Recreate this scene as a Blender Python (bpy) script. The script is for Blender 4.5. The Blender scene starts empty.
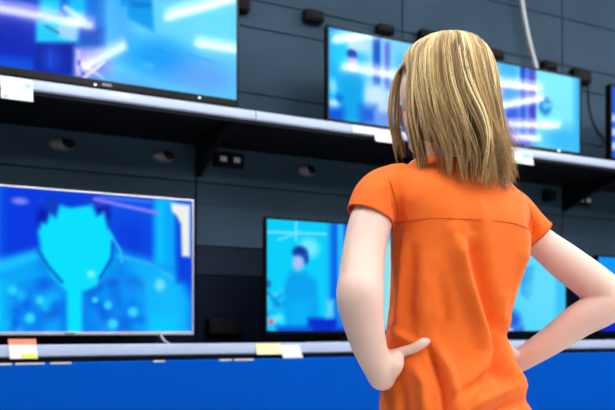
import bpy, bmesh, math, random
import numpy as np
from mathutils import Vector, Matrix
from mathutils.bvhtree import BVHTree
random.seed(7); rng = np.random.default_rng(7)
S = bpy.context.scene; COL = S.collection
PHI = math.radians(25.3); F = 715.0; D = 2.79; EYE = 1.05; HY = 330.0
SN, CS = math.sin(PHI), math.cos(PHI)

# ------------------------------------------------------------------ helpers
def on_plane(px, py, y0):
    """point of the photograph -> world point on the plane Y = y0 (parallel to the display wall)"""
    a = (px - 307.5) / F
    t = (y0 + D) / (CS - a * SN)
    return Vector((t * (a * CS + SN), y0, EYE + t * (HY - py) / F))

def srgb(r, g, b):
    f = lambda v: (v / 255 / 12.92) if v / 255 <= .04045 else ((v / 255 + .055) / 1.055) ** 2.4
    return (f(r), f(g), f(b))

def mat(name, col, rough=.5, metal=0, noise=0, nscale=20, emit=None, estr=0, coat=0, sss=0, bump=0, bscale=200, spec=.5):
    m = bpy.data.materials.new(name); m.use_nodes = True
    nt = m.node_tree; b = nt.nodes['Principled BSDF']
    b.inputs['Base Color'].default_value = (*col, 1); b.inputs['Roughness'].default_value = rough
    b.inputs['Metallic'].default_value = metal; b.inputs['Coat Weight'].default_value = coat
    b.inputs['Specular IOR Level'].default_value = spec
    if sss:
        b.inputs['Subsurface Weight'].default_value = sss
        b.inputs['Subsurface Radius'].default_value = (.012, .005, .003); b.inputs['Subsurface Scale'].default_value = 1
    if emit:
        b.inputs['Emission Color'].default_value = (*emit, 1); b.inputs['Emission Strength'].default_value = estr
    tc = nt.nodes.new('ShaderNodeTexCoord')
    if noise:
        n = nt.nodes.new('ShaderNodeTexNoise'); n.inputs['Scale'].default_value = nscale; n.inputs['Detail'].default_value = 4
        nt.links.new(tc.outputs['Object'], n.inputs['Vector'])
        r = nt.nodes.new('ShaderNodeValToRGB')
        r.color_ramp.elements[0].position = .3; r.color_ramp.elements[1].position = .7
        r.color_ramp.elements[0].color = (*[c * (1 - noise) for c in col], 1)
        r.color_ramp.elements[1].color = (*[min(1, c * (1 + noise)) for c in col], 1)
        nt.links.new(n.outputs['Fac'], r.inputs['Fac']); nt.links.new(r.outputs['Color'], b.inputs['Base Color'])
    if bump:
        n2 = nt.nodes.new('ShaderNodeTexNoise'); n2.inputs['Scale'].default_value = bscale
        nt.links.new(tc.outputs['Object'], n2.inputs['Vector'])
        bp = nt.nodes.new('ShaderNodeBump'); bp.inputs['Strength'].default_value = bump; bp.inputs['Distance'].default_value = .002
        nt.links.new(n2.outputs['Fac'], bp.inputs['Height']); nt.links.new(bp.outputs['Normal'], b.inputs['Normal'])
    return m

def obj(name, bm, m, parent=None, smooth=False, bevel=0):
    me = bpy.data.meshes.new(name)
    if isinstance(bm, bmesh.types.BMesh):
        bmesh.ops.recalc_face_normals(bm, faces=bm.faces); bm.to_mesh(me); bm.free()
    else:
        me = bm; me.name = name
    o = bpy.data.objects.new(name, me); COL.objects.link(o)
    me.materials.clear(); me.materials.append(m)
    if smooth:
        for p in me.polygons: p.use_smooth = True
    if bevel:
        b = o.modifiers.new('bevel', 'BEVEL'); b.width = bevel; b.segments = 3; b.limit_method = 'ANGLE'
    if parent: o.parent = parent
    return o

def tag(o, label=None, cat=None, group=None, kind=None):
    if label: o['label'] = label
    if cat: o['category'] = cat
    if group: o['group'] = group
    if kind: o['kind'] = kind
    return o

def empty(name, loc, rz=0):
    o = bpy.data.objects.new(name, None); COL.objects.link(o)
    o.location = loc; o.rotation_euler = (0, 0, rz); o.empty_display_size = .1
    return o

def box(bm, x0, x1, y0, y1, z0, z1):
    r = bmesh.ops.create_cube(bm, size=1)
    for v in r['verts']:
        v.co = Vector(((x0 + x1) / 2 + v.co.x * (x1 - x0), (y0 + y1) / 2 + v.co.y * (y1 - y0), (z0 + z1) / 2 + v.co.z * (z1 - z0)))
    return r['verts']

def boxes(*bs):
    bm = bmesh.new()
    for b in bs: box(bm, *b)
    return bm

def catmull(pts, n):
    pts = [np.array(p, float) for p in pts]; out = []
    P = [2 * pts[0] - pts[1]] + pts + [2 * pts[-1] - pts[-2]]
    for i in range(1, len(P) - 2):
        for k in range(n):
            t = k / n
            out.append(.5 * ((2 * P[i]) + (P[i + 1] - P[i - 1]) * t + (2 * P[i - 1] - 5 * P[i] + 4 * P[i + 1] - P[i + 2]) * t * t
                             + (-P[i - 1] + 3 * P[i] - 3 * P[i + 1] + P[i + 2]) * t ** 3))
    out.append(pts[-1]); return out

def ring_loft(bm, rings, cap=True):
    vs = [[bm.verts.new(p) for p in r] for r in rings]
    n = len(vs[0])
    for a, b in zip(vs, vs[1:]):
        for i in range(n): bm.faces.new((a[i], a[(i + 1) % n], b[(i + 1) % n], b[i]))
    if cap:
        bm.faces.new(vs[0][::-1]); bm.faces.new(vs[-1])
    return vs

def tube(bm, pts, rad, seg=16, n=6, flat=1.0, flat_dir=None, ends=True):
    """smooth tapering tube through (x,y,z) points; rad per point"""
    data = catmull([(*p, r) for p, r in zip(pts, rad)], n)
    P = [Vector(d[:3]) for d in data]; R = [max(d[3], .0004) for d in data]
    rings = []
    t0 = (P[1] - P[0]).normalized()
    ref = Vector(flat_dir) if flat_dir else (Vector((0, 0, 1)) if abs(t0.z) < .8 else Vector((1, 0, 0)))
    for i, p in enumerate(P):
        t = (P[min(i + 1, len(P) - 1)] - P[max(i - 1, 0)]).normalized()
        u = (ref - t * ref.dot(t)).normalized(); v = t.cross(u)
        if not flat_dir: ref = u
        rings.append([p + (u * math.cos(k * math.tau / seg) * flat + v * math.sin(k * math.tau / seg)) * R[i] for k in range(seg)])
    if ends:
        def cap(p, t, ring, first):
            out = []
            for q in (.4, .75, .95):
                c = p + t * q * (ring[0] - p).length
                out.append([c + (x - p) * math.sqrt(1 - q * q) for x in ring])
            return out[::-1] if first else out
        rings = cap(P[0], (P[0] - P[1]).normalized(), rings[0], True) + rings + cap(P[-1], (P[-1] - P[-2]).normalized(), rings[-1], False)
    ring_loft(bm, rings)

def ellipsoid(bm, c, ax, rad, seg=24):
    """ax: 3 axis vectors, rad: 3 radii"""
    r = bmesh.ops.create_uvsphere(bm, u_segments=seg, v_segments=seg // 2 + 4, radius=1)
    for v in r['verts']:
        q = v.co.copy()
        v.co = Vector(c) + Vector(ax[0]) * q.x * rad[0] + Vector(ax[1]) * q.y * rad[1] + Vector(ax[2]) * q.z * rad[2]

def fuse(bm, voxel, smooth=4):
    """grow one continuous skin over overlapping shapes"""
    bmesh.ops.recalc_face_normals(bm, faces=bm.faces)
    me = bpy.data.meshes.new('tmp'); bm.to_mesh(me); bm.free()
    o = bpy.data.objects.new('tmp', me); COL.objects.link(o)
    r = o.modifiers.new('r', 'REMESH'); r.mode = 'VOXEL'; r.voxel_size = voxel
    s = o.modifiers.new('s', 'SMOOTH'); s.iterations = smooth; s.factor = .5
    bpy.context.view_layer.update()
    dg = bpy.context.evaluated_depsgraph_get()
    out = bpy.data.meshes.new_from_object(o.evaluated_get(dg))
    bpy.data.objects.remove(o); return out

# ------------------------------------------------------------------ materials
M_panel = mat('wall_panel_slate', (.036, .073, .120), .6, noise=.12, nscale=3, spec=.12)
M_panel_low = mat('wall_panel_shade_low', (.005, .009, .024), .6, noise=.15, nscale=5, spec=.06)  # slate panel darkened: light falling off down the wall, put into the colour
M_seam = mat('seam_black', (.006, .007, .009), .8)
M_black = mat('black_plastic', (.004, .0045, .007), .45, noise=.2, nscale=40, spec=.15)
M_matte = mat('black_shelf_metal', (.005, .005, .008), .55, noise=.15, nscale=12, spec=.12)
M_bezel = mat('gloss_black_bezel', (.003, .003, .004), .25, spec=.12)
M_silver = mat('brushed_silver', (.78, .79, .84), .28, metal=.75, noise=.04, nscale=60)
M_rail = mat('price_rail_lavender', srgb(178, 194, 226), .3, noise=.03, nscale=8, coat=.3)
M_blue = mat('blue_laminate', srgb(0, 76, 178), .55, noise=.02, nscale=2, spec=.02)
M_white = mat('white_card', (.88, .90, .88), .6, noise=.02)
M_mint = mat('mint_print', srgb(150, 225, 190), .6, noise=.05)
M_yellow = mat('yellow_card', srgb(250, 246, 190), .6, noise=.03)
M_lime = mat('yellow_print', srgb(236, 240, 90), .6, noise=.05)
M_orange = mat('orange_print', srgb(250, 150, 120), .6, noise=.05)
M_cable = mat('white_cable', (.62, .66, .66), .4, noise=.05)
M_grey = mat('grey_plastic', (.20, .21, .24), .35, noise=.1)
M_led = mat('led_glow', (.8, .8, .8), .4, emit=(.8, .9, 1), estr=1.2)
M_floor = mat('floor_tile', (.48, .48, .47), .25, noise=.06, nscale=2)
M_ceil = mat('ceiling_paint', (.75, .75, .76), .8, noise=.03)
M_tube = mat('fluorescent_tube', (1, 1, 1), .5, emit=(1, .97, .94), estr=80)
M_house = mat('lamp_housing', (.7, .7, .7), .5, noise=.02)

# ------------------------------------------------------------------ the setting
YW = .5
tag(obj('floor', boxes((-6, 11, -11, .7, -.1, 0)), M_floor), kind='structure')
tag(obj('ceiling', boxes((-6, 11, -11, .7, 3.6, 3.7)), M_ceil), kind='structure')
PITCH = 1.155; X0 = .97
xs = [X0 + k * PITCH for k in range(-4, 7)]
zs = [0, .95, 1.31, 1.45, 1.752, 2.21, 2.535, 2.672, 2.96, 3.28, 3.6]
wb = tag(obj('wall_back', boxes((xs[0], xs[-1], YW + .012, YW + .12, 0, 3.6)), M_seam), kind='structure')
g = .004
bm = bmesh.new()
for a, b in zip(xs, xs[1:]):
    for c, d in zip(zs[3:], zs[4:]): box(bm, a + g, b - g, YW, YW + .02, c + g * .7, d - g * .7)
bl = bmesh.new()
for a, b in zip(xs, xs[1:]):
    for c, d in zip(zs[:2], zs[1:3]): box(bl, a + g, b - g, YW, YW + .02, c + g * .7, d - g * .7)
tag(obj('wall_panel', bm, M_panel, wb, bevel=.002), kind='structure')
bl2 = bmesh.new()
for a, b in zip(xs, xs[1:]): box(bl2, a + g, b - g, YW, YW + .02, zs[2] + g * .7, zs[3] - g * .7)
tag(obj('middle_panel', bl2, mat('wall_panel_shade_mid', (.012, .021, .042), .6, noise=.15, nscale=5, spec=.08), wb, bevel=.002), kind='structure')  # middle step of the shade painted into the lower wall panels
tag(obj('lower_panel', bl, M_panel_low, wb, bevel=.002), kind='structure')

# blue base that carries the lower shelves
bt = empty('display_counter', (2.0, .25, 0))
tag(bt, 'long plain blue display base below the lower row of televisions', 'display base')
bm = boxes((-3.4, 4.4, -.265, .245, .04, .90))
obj('carcass', bm, M_matte, bt)
obj('front_panel', boxes((-3.4, 4.4, -.285, -.266, .03, .932)), M_blue, bt, bevel=.008)
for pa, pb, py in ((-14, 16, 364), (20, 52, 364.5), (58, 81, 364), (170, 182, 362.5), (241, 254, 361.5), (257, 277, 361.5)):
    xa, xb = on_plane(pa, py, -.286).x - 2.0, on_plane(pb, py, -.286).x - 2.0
    obj('pale_edge', boxes((xa, xb, -.2862, -.280, .9255, .9318)), M_cable, bt)  # short pale strips along the top edge of the blue panel
obj('plinth', boxes((-3.4, 4.4, -.22, .245, 0, .039)), M_black, bt)

# ------------------------------------------------------------------ shelves
def shelf(xa, xb, z0, z1, zb, name, label, group, bracket):
    t = empty(name, (xa, 0, z0)); tag(t, label, 'shelf', group)
    w = xb - xa
    obj('board', boxes((.002, w - .002, .014, YW - .002, zb - z0, z1 - z0 - .012)), M_matte, t, bevel=.002)
    # rail: slightly rounded C profile
    prof = [(.012, 0), (.003, .001), (-.001, .006), (-.002, (z1 - z0) / 2), (-.001, z1 - z0 - .006), (.003, z1 - z0 - .001), (.012, z1 - z0)]
    bm = bmesh.new()
    ring_loft(bm, [[(x, y, z) for y, z in prof] for x in (.002, w - .002)])
    obj('price_rail', bm, M_rail, t)
    obj('front_skirt', boxes((.002, w - .002, .012, .03, zb - z0 - .012, .004)), M_matte, t)
    if bracket:
        for x in (.012 - (xa - (X0 + round((xa - X0) / PITCH) * PITCH)),):
            bm = bmesh.new(); pr = [(YW - .003, zb - z0 - .001), (.06, zb - z0 - .001), (.06, zb - z0 - .02), (.30, -.085), (YW - .003, -.15)]
            ring_loft(bm, [[(x + dx, y, z) for y, z in pr] for dx in (-.012, .012)])
            obj('bracket', bm, M_black, t)
    return t
up_lab = ['upper black shelf with pale rail, section at the left edge of the frame', 'upper black shelf with pale rail under the big left television',
          'upper black shelf with pale rail left of the woman, under the middle television', 'upper black shelf with pale rail right of the head',
          'upper black shelf at the far right end, its dark bracket above the right arm']
lo_lab = ['lower black shelf with pale rail, section beyond the left edge', 'lower black shelf with pale rail under the silver framed television',
          'lower black shelf with pale rail behind the left forearm', 'lower black shelf with pale rail behind the right forearm',
          'lower black shelf with pale rail at the far right end']
for k in range(4):
    xa = 1.08 + (k - 1) * PITCH; xb = xa + PITCH
    shelf(xa, xb, 1.926, 1.966, 1.925, 'wall_shelf', up_lab[k + 1] if k else up_lab[1], 'upper wall shelves', True)
    if k < 3: shelf(xa, xb, .950, .996, .948, 'display_shelf', lo_lab[k + 1] if k else lo_lab[1], 'lower display shelves', False)

# ------------------------------------------------------------------ pictures shown on the screens
class Pic:
    def __init__(s, x0, x1, z0, z1, y, nx=150, nz=90):
        s.y = y; s.nx, s.nz = nx, nz
        gx = np.linspace(x0, x1, nx + 1); gz = np.linspace(z0, z1, nz + 1)
        s.X, s.Z = np.meshgrid(gx, gz); s.C = np.zeros((nz + 1, nx + 1, 3)); s.k = .0043
    def pt(s, p): q = on_plane(p[0], p[1], s.y); return q.x, q.z
    def mix(s, a, col):
        s.C += (np.array(col, float) - s.C) * np.clip(a, 0, 1)[..., None]
    def fill(s, col): s.C[:] = col
    def poly(s, pts, col, soft=1.5, al=1):
        P = [s.pt(p) for p in pts]; ins = np.zeros(s.X.shape, bool); d = np.full(s.X.shape, 9.)
        for (x1, z1), (x2, z2) in zip(P, P[1:] + P[:1]):
            if abs(z2 - z1) > 1e-9:
                ins ^= ((z1 > s.Z) != (z2 > s.Z)) & (s.X < (x2 - x1) * (s.Z - z1) / (z2 - z1) + x1)
            L = (x2 - x1) ** 2 + (z2 - z1) ** 2 + 1e-12
            t = np.clip(((s.X - x1) * (x2 - x1) + (s.Z - z1) * (z2 - z1)) / L, 0, 1)
            d = np.minimum(d, np.hypot(s.X - x1 - t * (x2 - x1), s.Z - z1 - t * (z2 - z1)))
        sd = np.where(ins, d, -d) / (soft * s.k)
        s.mix(np.clip(.5 + .5 * sd, 0, 1) * al, col)
    def rect(s, x0, y0, x1, y1, col, soft=1.5, al=1): s.poly([(x0, y0), (x1, y0), (x1, y1), (x0, y1)], col, soft, al)
    def ell(s, cx, cy, rx, ry, col, soft=.5, al=1):
        x, z = s.pt((cx, cy)); kx = abs(s.pt((cx + 1, cy))[0] - x); kz = abs(s.pt((cx, cy + 1))[1] - z)
        r = np.hypot((s.X - x) / (rx * kx), (s.Z - z) / (ry * kz))
        s.mix(np.clip((1 + soft / 2 - r) / soft, 0, 1) * al, col)
    def line(s, pts, w, col, soft=1.2, al=1):
        d = np.full(s.X.shape, 9.); P = [s.pt(p) for p in pts]
        for (x1, z1), (x2, z2) in zip(P, P[1:]):
            L = (x2 - x1) ** 2 + (z2 - z1) ** 2 + 1e-12
            t = np.clip(((s.X - x1) * (x2 - x1) + (s.Z - z1) * (z2 - z1)) / L, 0, 1)
            d = np.minimum(d, np.hypot(s.X - x1 - t * (x2 - x1), s.Z - z1 - t * (z2 - z1)))
        s.mix(np.clip((w / 2 * s.k + soft * s.k / 2 - d) / (soft * s.k), 0, 1) * al, col)
    def blobs(s, n, x0, y0, x1, y1, cols, r0, r1, al=.5, seed=1):
        q = random.Random(seed)
        for _ in range(n):
            s.ell(q.uniform(x0, x1), q.uniform(y0, y1), q.uniform(r0, r1), q.uniform(r0, r1), q.choice(cols), 1.2, q.uniform(.3, 1) * al)
    def mesh(s):
        me = bpy.data.meshes.new('screen')
        nx, nz = s.nx, s.nz
        vs = np.stack([s.X.ravel(), np.full(s.X.size, s.y), s.Z.ravel()], 1)
        fs = [(j * (nx + 1) + i, j * (nx + 1) + i + 1, (j + 1) * (nx + 1) + i + 1, (j + 1) * (nx + 1) + i) for j in range(nz) for i in range(nx)]
        me.from_pydata(vs.tolist(), [], fs)
        c = np.clip(s.C, 0, 255) / 255; c = np.where(c <= .04045, c / 12.92, ((c + .055) / 1.055) ** 2.4)
        at = me.color_attributes.new('picture', 'FLOAT_COLOR', 'POINT')
        at.data.foreach_set('color', np.concatenate([c.reshape(-1, 3), np.ones((s.X.size, 1))], 1).ravel().astype(np.float32))
        return me

M_screen = mat('lit_screen', (.001, .001, .0015), .055)
nt = M_screen.node_tree; b = nt.nodes['Principled BSDF']
at = nt.nodes.new('ShaderNodeAttribute'); at.attribute_name = 'picture'
nt.links.new(at.outputs['Color'], b.inputs['Emission Color']); b.inputs['Emission Strength'].default_value = 1.0
b.inputs['Specular IOR Level'].default_value = .15

def pic_upper_left(p):
    p.fill((104, 212, 252))
    p.rect(100, -60, 245, 110, (96, 208, 252), 10)
    p.rect(-30, -60, 106, 90, (20, 120, 235), 3)
    p.rect(-30, -60, 42, 90, (0, 70, 215), 5); p.ell(12, 40, 30, 24, (0, 38, 188), .9)
    p.ell(15, 66, 30, 8, (0, 80, 225), 1.2)
    p.rect(40, -20, 61, 14, (0, 205, 250), 3); p.rect(68, -20, 88, 20, (0, 196, 255), 3); p.rect(61, -20, 68, 20, (10, 110, 230), 3)
    p.rect(36, 20, 80, 43, (0, 205, 255), 2)
    p.poly([(58, 24), (84, 12), (82, 30), (76, 43), (60, 38), (56, 30)], (150, 215, 250), 3)
    p.line([(46, 26), (58, 33)], 2.5, (20, 120, 190)); p.line([(66, 8), (84, 20)], 5, (170, 225, 250), 3)
    p.rect(34, 43, 76, 76, (0, 34, 170), 3); p.ell(52, 60, 10, 12, (10, 60, 200), 1); p.line([(50, 50), (50, 66)], 1.5, (30, 90, 220), 2)
    p.rect(79, 27, 105, 48, (20, 88, 205), 3); p.rect(86, -20, 104, 26, (14, 120, 230), 4)
    p.rect(75, 48, 112, 78, (170, 165, 240), 4); p.rect(92, 52, 107, 76, (120, 150, 245), 3)
    p.line([(80, 62), (104, 79)], 2.5, (235, 225, 255)); p.line([(104, 62), (84, 78)], 2.5, (235, 225, 255)); p.rect(76, 50, 80, 74, (205, 195, 250))
    p.line([(79, 62), (83, 74)], 3, (30, 50, 190))
    p.rect(106, -30, 132, 60, (70, 180, 255), 8)
    p.poly([(126, -6), (152, -6), (154, 32), (142, 26), (128, 18)], (4, 160, 240), 2); p.poly([(128, 1), (151, 3), (151, 8), (132, 7)], (0, 120, 215), 2)
    p.rect(121, -4, 127, 6, (0, 150, 235), 2)
    p.ell(160, 58, 32, 18, (0, 160, 255), 1.1); p.line([(145, 42), (215, 62)], 2, (60, 170, 240), 2); p.ell(148, 66, 6, 4, (60, 185, 255), .8)
    p.ell(200, 76, 36, 16, (96, 160, 250), 1.2, .8); p.ell(130, 86, 30, 12, (90, 185, 255), 1)
    p.ell(215, 20, 40, 26, (100, 222, 255), 1.2)

def pic_middle(p, o=0):
    p.fill((30, 190, 250))
    p.rect(365, 20, 460, 150, (120, 215, 255), 6); p.rect(322, 20, 342, 130, (0, 176, 252), 5)
    p.ell(356, 44, 18, 8, (190, 236, 255), 1); p.ell(340, 54, 8, 16, (0, 205, 255), 1)
    p.rect(373, 38, 381, 86, (0, 92, 205), 2.5); p.rect(384, 42, 390, 90, (96, 120, 232), 2.5); p.rect(381, 40, 384, 90, (140, 200, 255), 2)
    p.ell(376, 96, 14, 12, (205, 235, 255), 1); p.ell(388, 112, 12, 8, (200, 225, 255), 1)
    p.poly([(340, 80), (346, 72), (358, 72), (363, 84), (362, 120), (342, 120)], (0, 168, 238), 4)
    p.ell(352, 54, 5, 4.5, (20, 60, 170), .6); p.ell(353, 64, 5.5, 6.5, (190, 180, 235), .7)
    p.ell(333, 86, 4, 8, (120, 225, 255), 1); p.ell(334, 104, 5, 5, (190, 235, 255), 1); p.ell(340, 98, 4, 4, (10, 120, 225), 1)
    p.rect(326, 108, 344, 122, (0, 70, 215), 5, .85); p.rect(360, 106, 376, 124, (20, 80, 220), 6, .85); p.rect(376, 112, 400, 128, (110, 160, 245), 4)
    p.rect(400, 60, 462, 140, (60, 170, 250), 10); p.rect(420, 50, 440, 140, (20, 90, 220), 4)

def pic_right(p):
    p.fill((128, 238, 255))
    p.rect(440, 40, 519, 160, (70, 190, 250), 6); p.rect(489, 66, 500, 110, (140, 205, 255), 4); p.ell(506, 92, 8, 7, (200, 170, 240), 1)
    p.rect(504, 84, 519, 128, (50, 160, 245), 4); p.ell(512, 118, 7, 14, (10, 80, 220), 1)
    p.rect(520, 60, 526, 150, (34, 74, 212), 2); p.rect(526, 60, 529, 150, (80, 120, 235), 2); p.rect(529, 60, 536, 136, (58, 46, 196), 2)
    p.ell(500, 134, 20, 7, (30, 60, 205), 1); p.ell(520, 140, 14, 6, (90, 90, 220), 1)
    p.ell(545, 106, 6, 9, (10, 120, 215), .7); p.ell(545, 106, 2.8, 4, (80, 195, 250), .8); p.rect(546, 103, 553, 108, (92, 210, 255), 2)
    p.ell(566, 80, 24, 10, (130, 242, 255), 1.2); p.ell(565, 140, 26, 14, (60, 192, 255), 1.2); p.rect(574, 70, 586, 152, (60, 190, 250), 6)

def pic_silver(p):
    p.fill((0, 88, 232))
    p.rect(-40, 180, 42, 262, (0, 58, 222), 4); p.rect(-40, 180, 4, 262, (0, 96, 235), 5); p.rect(8, 195, 36, 250, (0, 56, 226), 8)
    p.ell(20, 201, 8, 3.5, (120, 130, 245), 1); p.ell(47, 200, 5, 3, (130, 130, 250), 1)
    p.rect(108, 190, 156, 262, (0, 84, 234), 6); p.ell(130, 240, 20, 24, (0, 62, 220), 1.1)
    p.rect(40, 190, 110, 216, (0, 58, 220), 4); p.ell(44, 218, 7, 10, (0, 24, 168), 1); p.ell(52, 206, 7, 8, (10, 60, 190), 1)
    p.ell(103, 214, 7, 13, (8, 30, 170), 1); p.ell(98, 202, 10, 5, (40, 60, 205), 1)
    # torso and shoulders, then the head and the strip below it
    p.poly([(-40, 268), (0, 262), (30, 252), (46, 250), (104, 246), (122, 254), (150, 262), (172, 274), (190, 300), (192, 340), (-40, 345)], (0, 128, 240), 4)
    p.poly([(118, 252), (150, 262), (174, 276), (190, 300), (190, 340), (146, 340), (140, 290)], (10, 176, 252), 8); p.poly([(-40, 262), (2, 260), (36, 252), (44, 276), (20, 290), (-40, 290)], (0, 165, 248), 7)
    p.poly([(38, 250), (116, 248), (124, 262), (104, 292), (82, 300), (64, 296), (44, 270)], (0, 150, 240), 4)
    p.blobs(34, -10, 282, 60, 335, [(0, 190, 255), (0, 90, 225), (0, 150, 250), (30, 205, 255)], 4, 9, .7, 3)
    p.blobs(34, 88, 278, 142, 335, [(0, 170, 255), (0, 92, 225), (0, 74, 215), (20, 150, 250)], 4, 9, .7, 4)
    for q in [(30, 318, 5), (108, 305, 4), (113, 324, 5), (133, 312, 5), (92, 275, 4), (95, 300, 3), (40, 300, 4), (12, 290, 5)]: p.ell(q[0], q[1], q[2], q[2], (50, 215, 255), .9)
    p.rect(-40, 284, 8, 340, (0, 190, 250), 6); p.poly([(-40, 266), (0, 261), (34, 252), (40, 258), (10, 270), (-40, 276)], (20, 190, 255), 3)
    p.ell(166, 300, 16, 34, (10, 186, 255), 1); p.ell(160, 285, 5, 6, (110, 220, 255), .9); p.rect(150, 316, 178, 336, (0, 200, 255), 5)
    p.line([(118, 256), (150, 264), (176, 280)], 2.5, (60, 200, 255), 3, .7)
    p.poly([(38, 232), (42, 222), (46, 224), (50, 214), (56, 218), (60, 205), (70, 208), (92, 205), (97, 216), (104, 212), (108, 230), (113, 236), (112, 255),
            (106, 272), (96, 286), (82, 292), (82, 340), (67, 340), (67, 292), (52, 276), (42, 256)], (0, 224, 255), 2.2)
    p.line([(38, 250), (48, 266), (62, 282)], 3, (0, 110, 205), 2); p.line([(113, 240), (112, 258), (100, 278)], 3, (0, 100, 220), 2)
    p.line([(108, 230), (120, 250), (122, 262)], 2, (40, 200, 255), 1.5)
    p.rect(154, 196, 176, 268, (0, 168, 250), 4); p.rect(177, 212, 192, 282, (0, 66, 220), 4); p.rect(157, 202, 164, 262, (0, 196, 255), 4)
    p.poly([(171, 203), (190, 205), (190, 257), (182, 256), (181, 224), (177, 216), (172, 211)], (240, 240, 236), 1.5)
    p.line([(95, 199), (125, 206), (158, 213)], 3, (140, 130, 250), 2.5); p.line([(100, 197), (150, 202)], 2, (90, 120, 240), 3)
    p.ell(91, 274, 4, 4, (110, 240, 255), .8)

def pic_lower_middle(p):
    p.fill((0, 206, 250))
    p.rect(328, 215, 440, 340, (20, 160, 245), 4); p.rect(331, 215, 338, 325, (0, 100, 230), 3); p.rect(344, 215, 352, 300, (0, 86, 225), 3); p.rect(338, 215, 343, 325, (40, 190, 250), 2)
    p.line([(266, 232), (326, 234)], 2.2, (120, 232, 255), 2); p.line([(278, 240), (300, 232)], 2, (110, 225, 255), 2); p.line([(296, 222), (296, 240)], 2.5, (110, 230, 250), 2)
    p.ell(309, 248, 10, 10, (110, 236, 255), .8); p.poly([(284, 286), (290, 272), (306, 272), (317, 282), (320, 332), (286, 332)], (0, 164, 240), 4)
    p.rect(290, 300, 312, 332, (0, 178, 245), 5)
    p.ell(300, 252, 7.5, 6, (16, 60, 160), .6); p.ell(306, 258, 3, 6, (20, 80, 180), .8); p.ell(298, 263, 5.5, 7.5, (170, 190, 240), .7)
    p.line([(287, 290), (274, 300), (266, 292)], 4, (0, 150, 225), 3); p.ell(268, 284, 3, 4, (20, 110, 190), 1); p.ell(277, 306, 4, 5, (0, 140, 225), 1)
    p.blobs(16, 264, 290, 288, 330, [(140, 235, 255), (0, 130, 225), (60, 215, 255)], 2, 4, .8, 6); p.ell(271, 322, 2.5, 3, (235, 90, 130), .8)
    p.rect(308, 318, 345, 340, (0, 44, 205), 3); p.rect(276, 326, 312, 340, (0, 90, 225), 3); p.rect(326, 300, 334, 318, (90, 210, 250), 3); p.rect(337, 312, 350, 328, (20, 130, 235), 3)
    p.ell(268, 334, 4, 4, (60, 130, 240), 1); p.rect(374, 240, 400, 330, (150, 225, 235), 6)

def pic_lower_right(p):
    p.fill((84, 214, 255))
    p.rect(440, 220, 512, 340, (50, 170, 245), 6)
    p.poly([(520, 268), (534, 266), (534, 292), (528, 300), (521, 294)], (16, 140, 225), 2); p.rect(523, 275, 533, 286, (0, 110, 215), 2)
    p.ell(513, 320, 8, 9, (30, 100, 225), 1); p.rect(500, 326, 524, 340, (60, 120, 230), 3); p.ell(510, 330, 3, 2, (190, 225, 255), 1)
    p.ell(545, 290, 22, 30, (100, 222, 255), 1.2); p.rect(556, 250, 568, 335, (60, 195, 250), 5)

def pic_far_low(p):
    p.fill((0, 110, 235)); p.rect(595, 255, 640, 276, (0, 150, 245), 4); p.rect(595, 276, 680, 300, (0, 190, 250), 5); p.rect(595, 304, 690, 345, (0, 34, 214), 4)
    p.ell(650, 290, 20, 25, (0, 215, 255), 1)

def pic_far_up(p):
    p.fill((20, 90, 220))
    for q in [(613, 118), (614, 132), (614, 146), (640, 120), (660, 135)]: p.ell(q[0], q[1], 3, 4, (200, 225, 255), 1)
    p.rect(625, 80, 700, 170, (40, 170, 250), 8)

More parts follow.
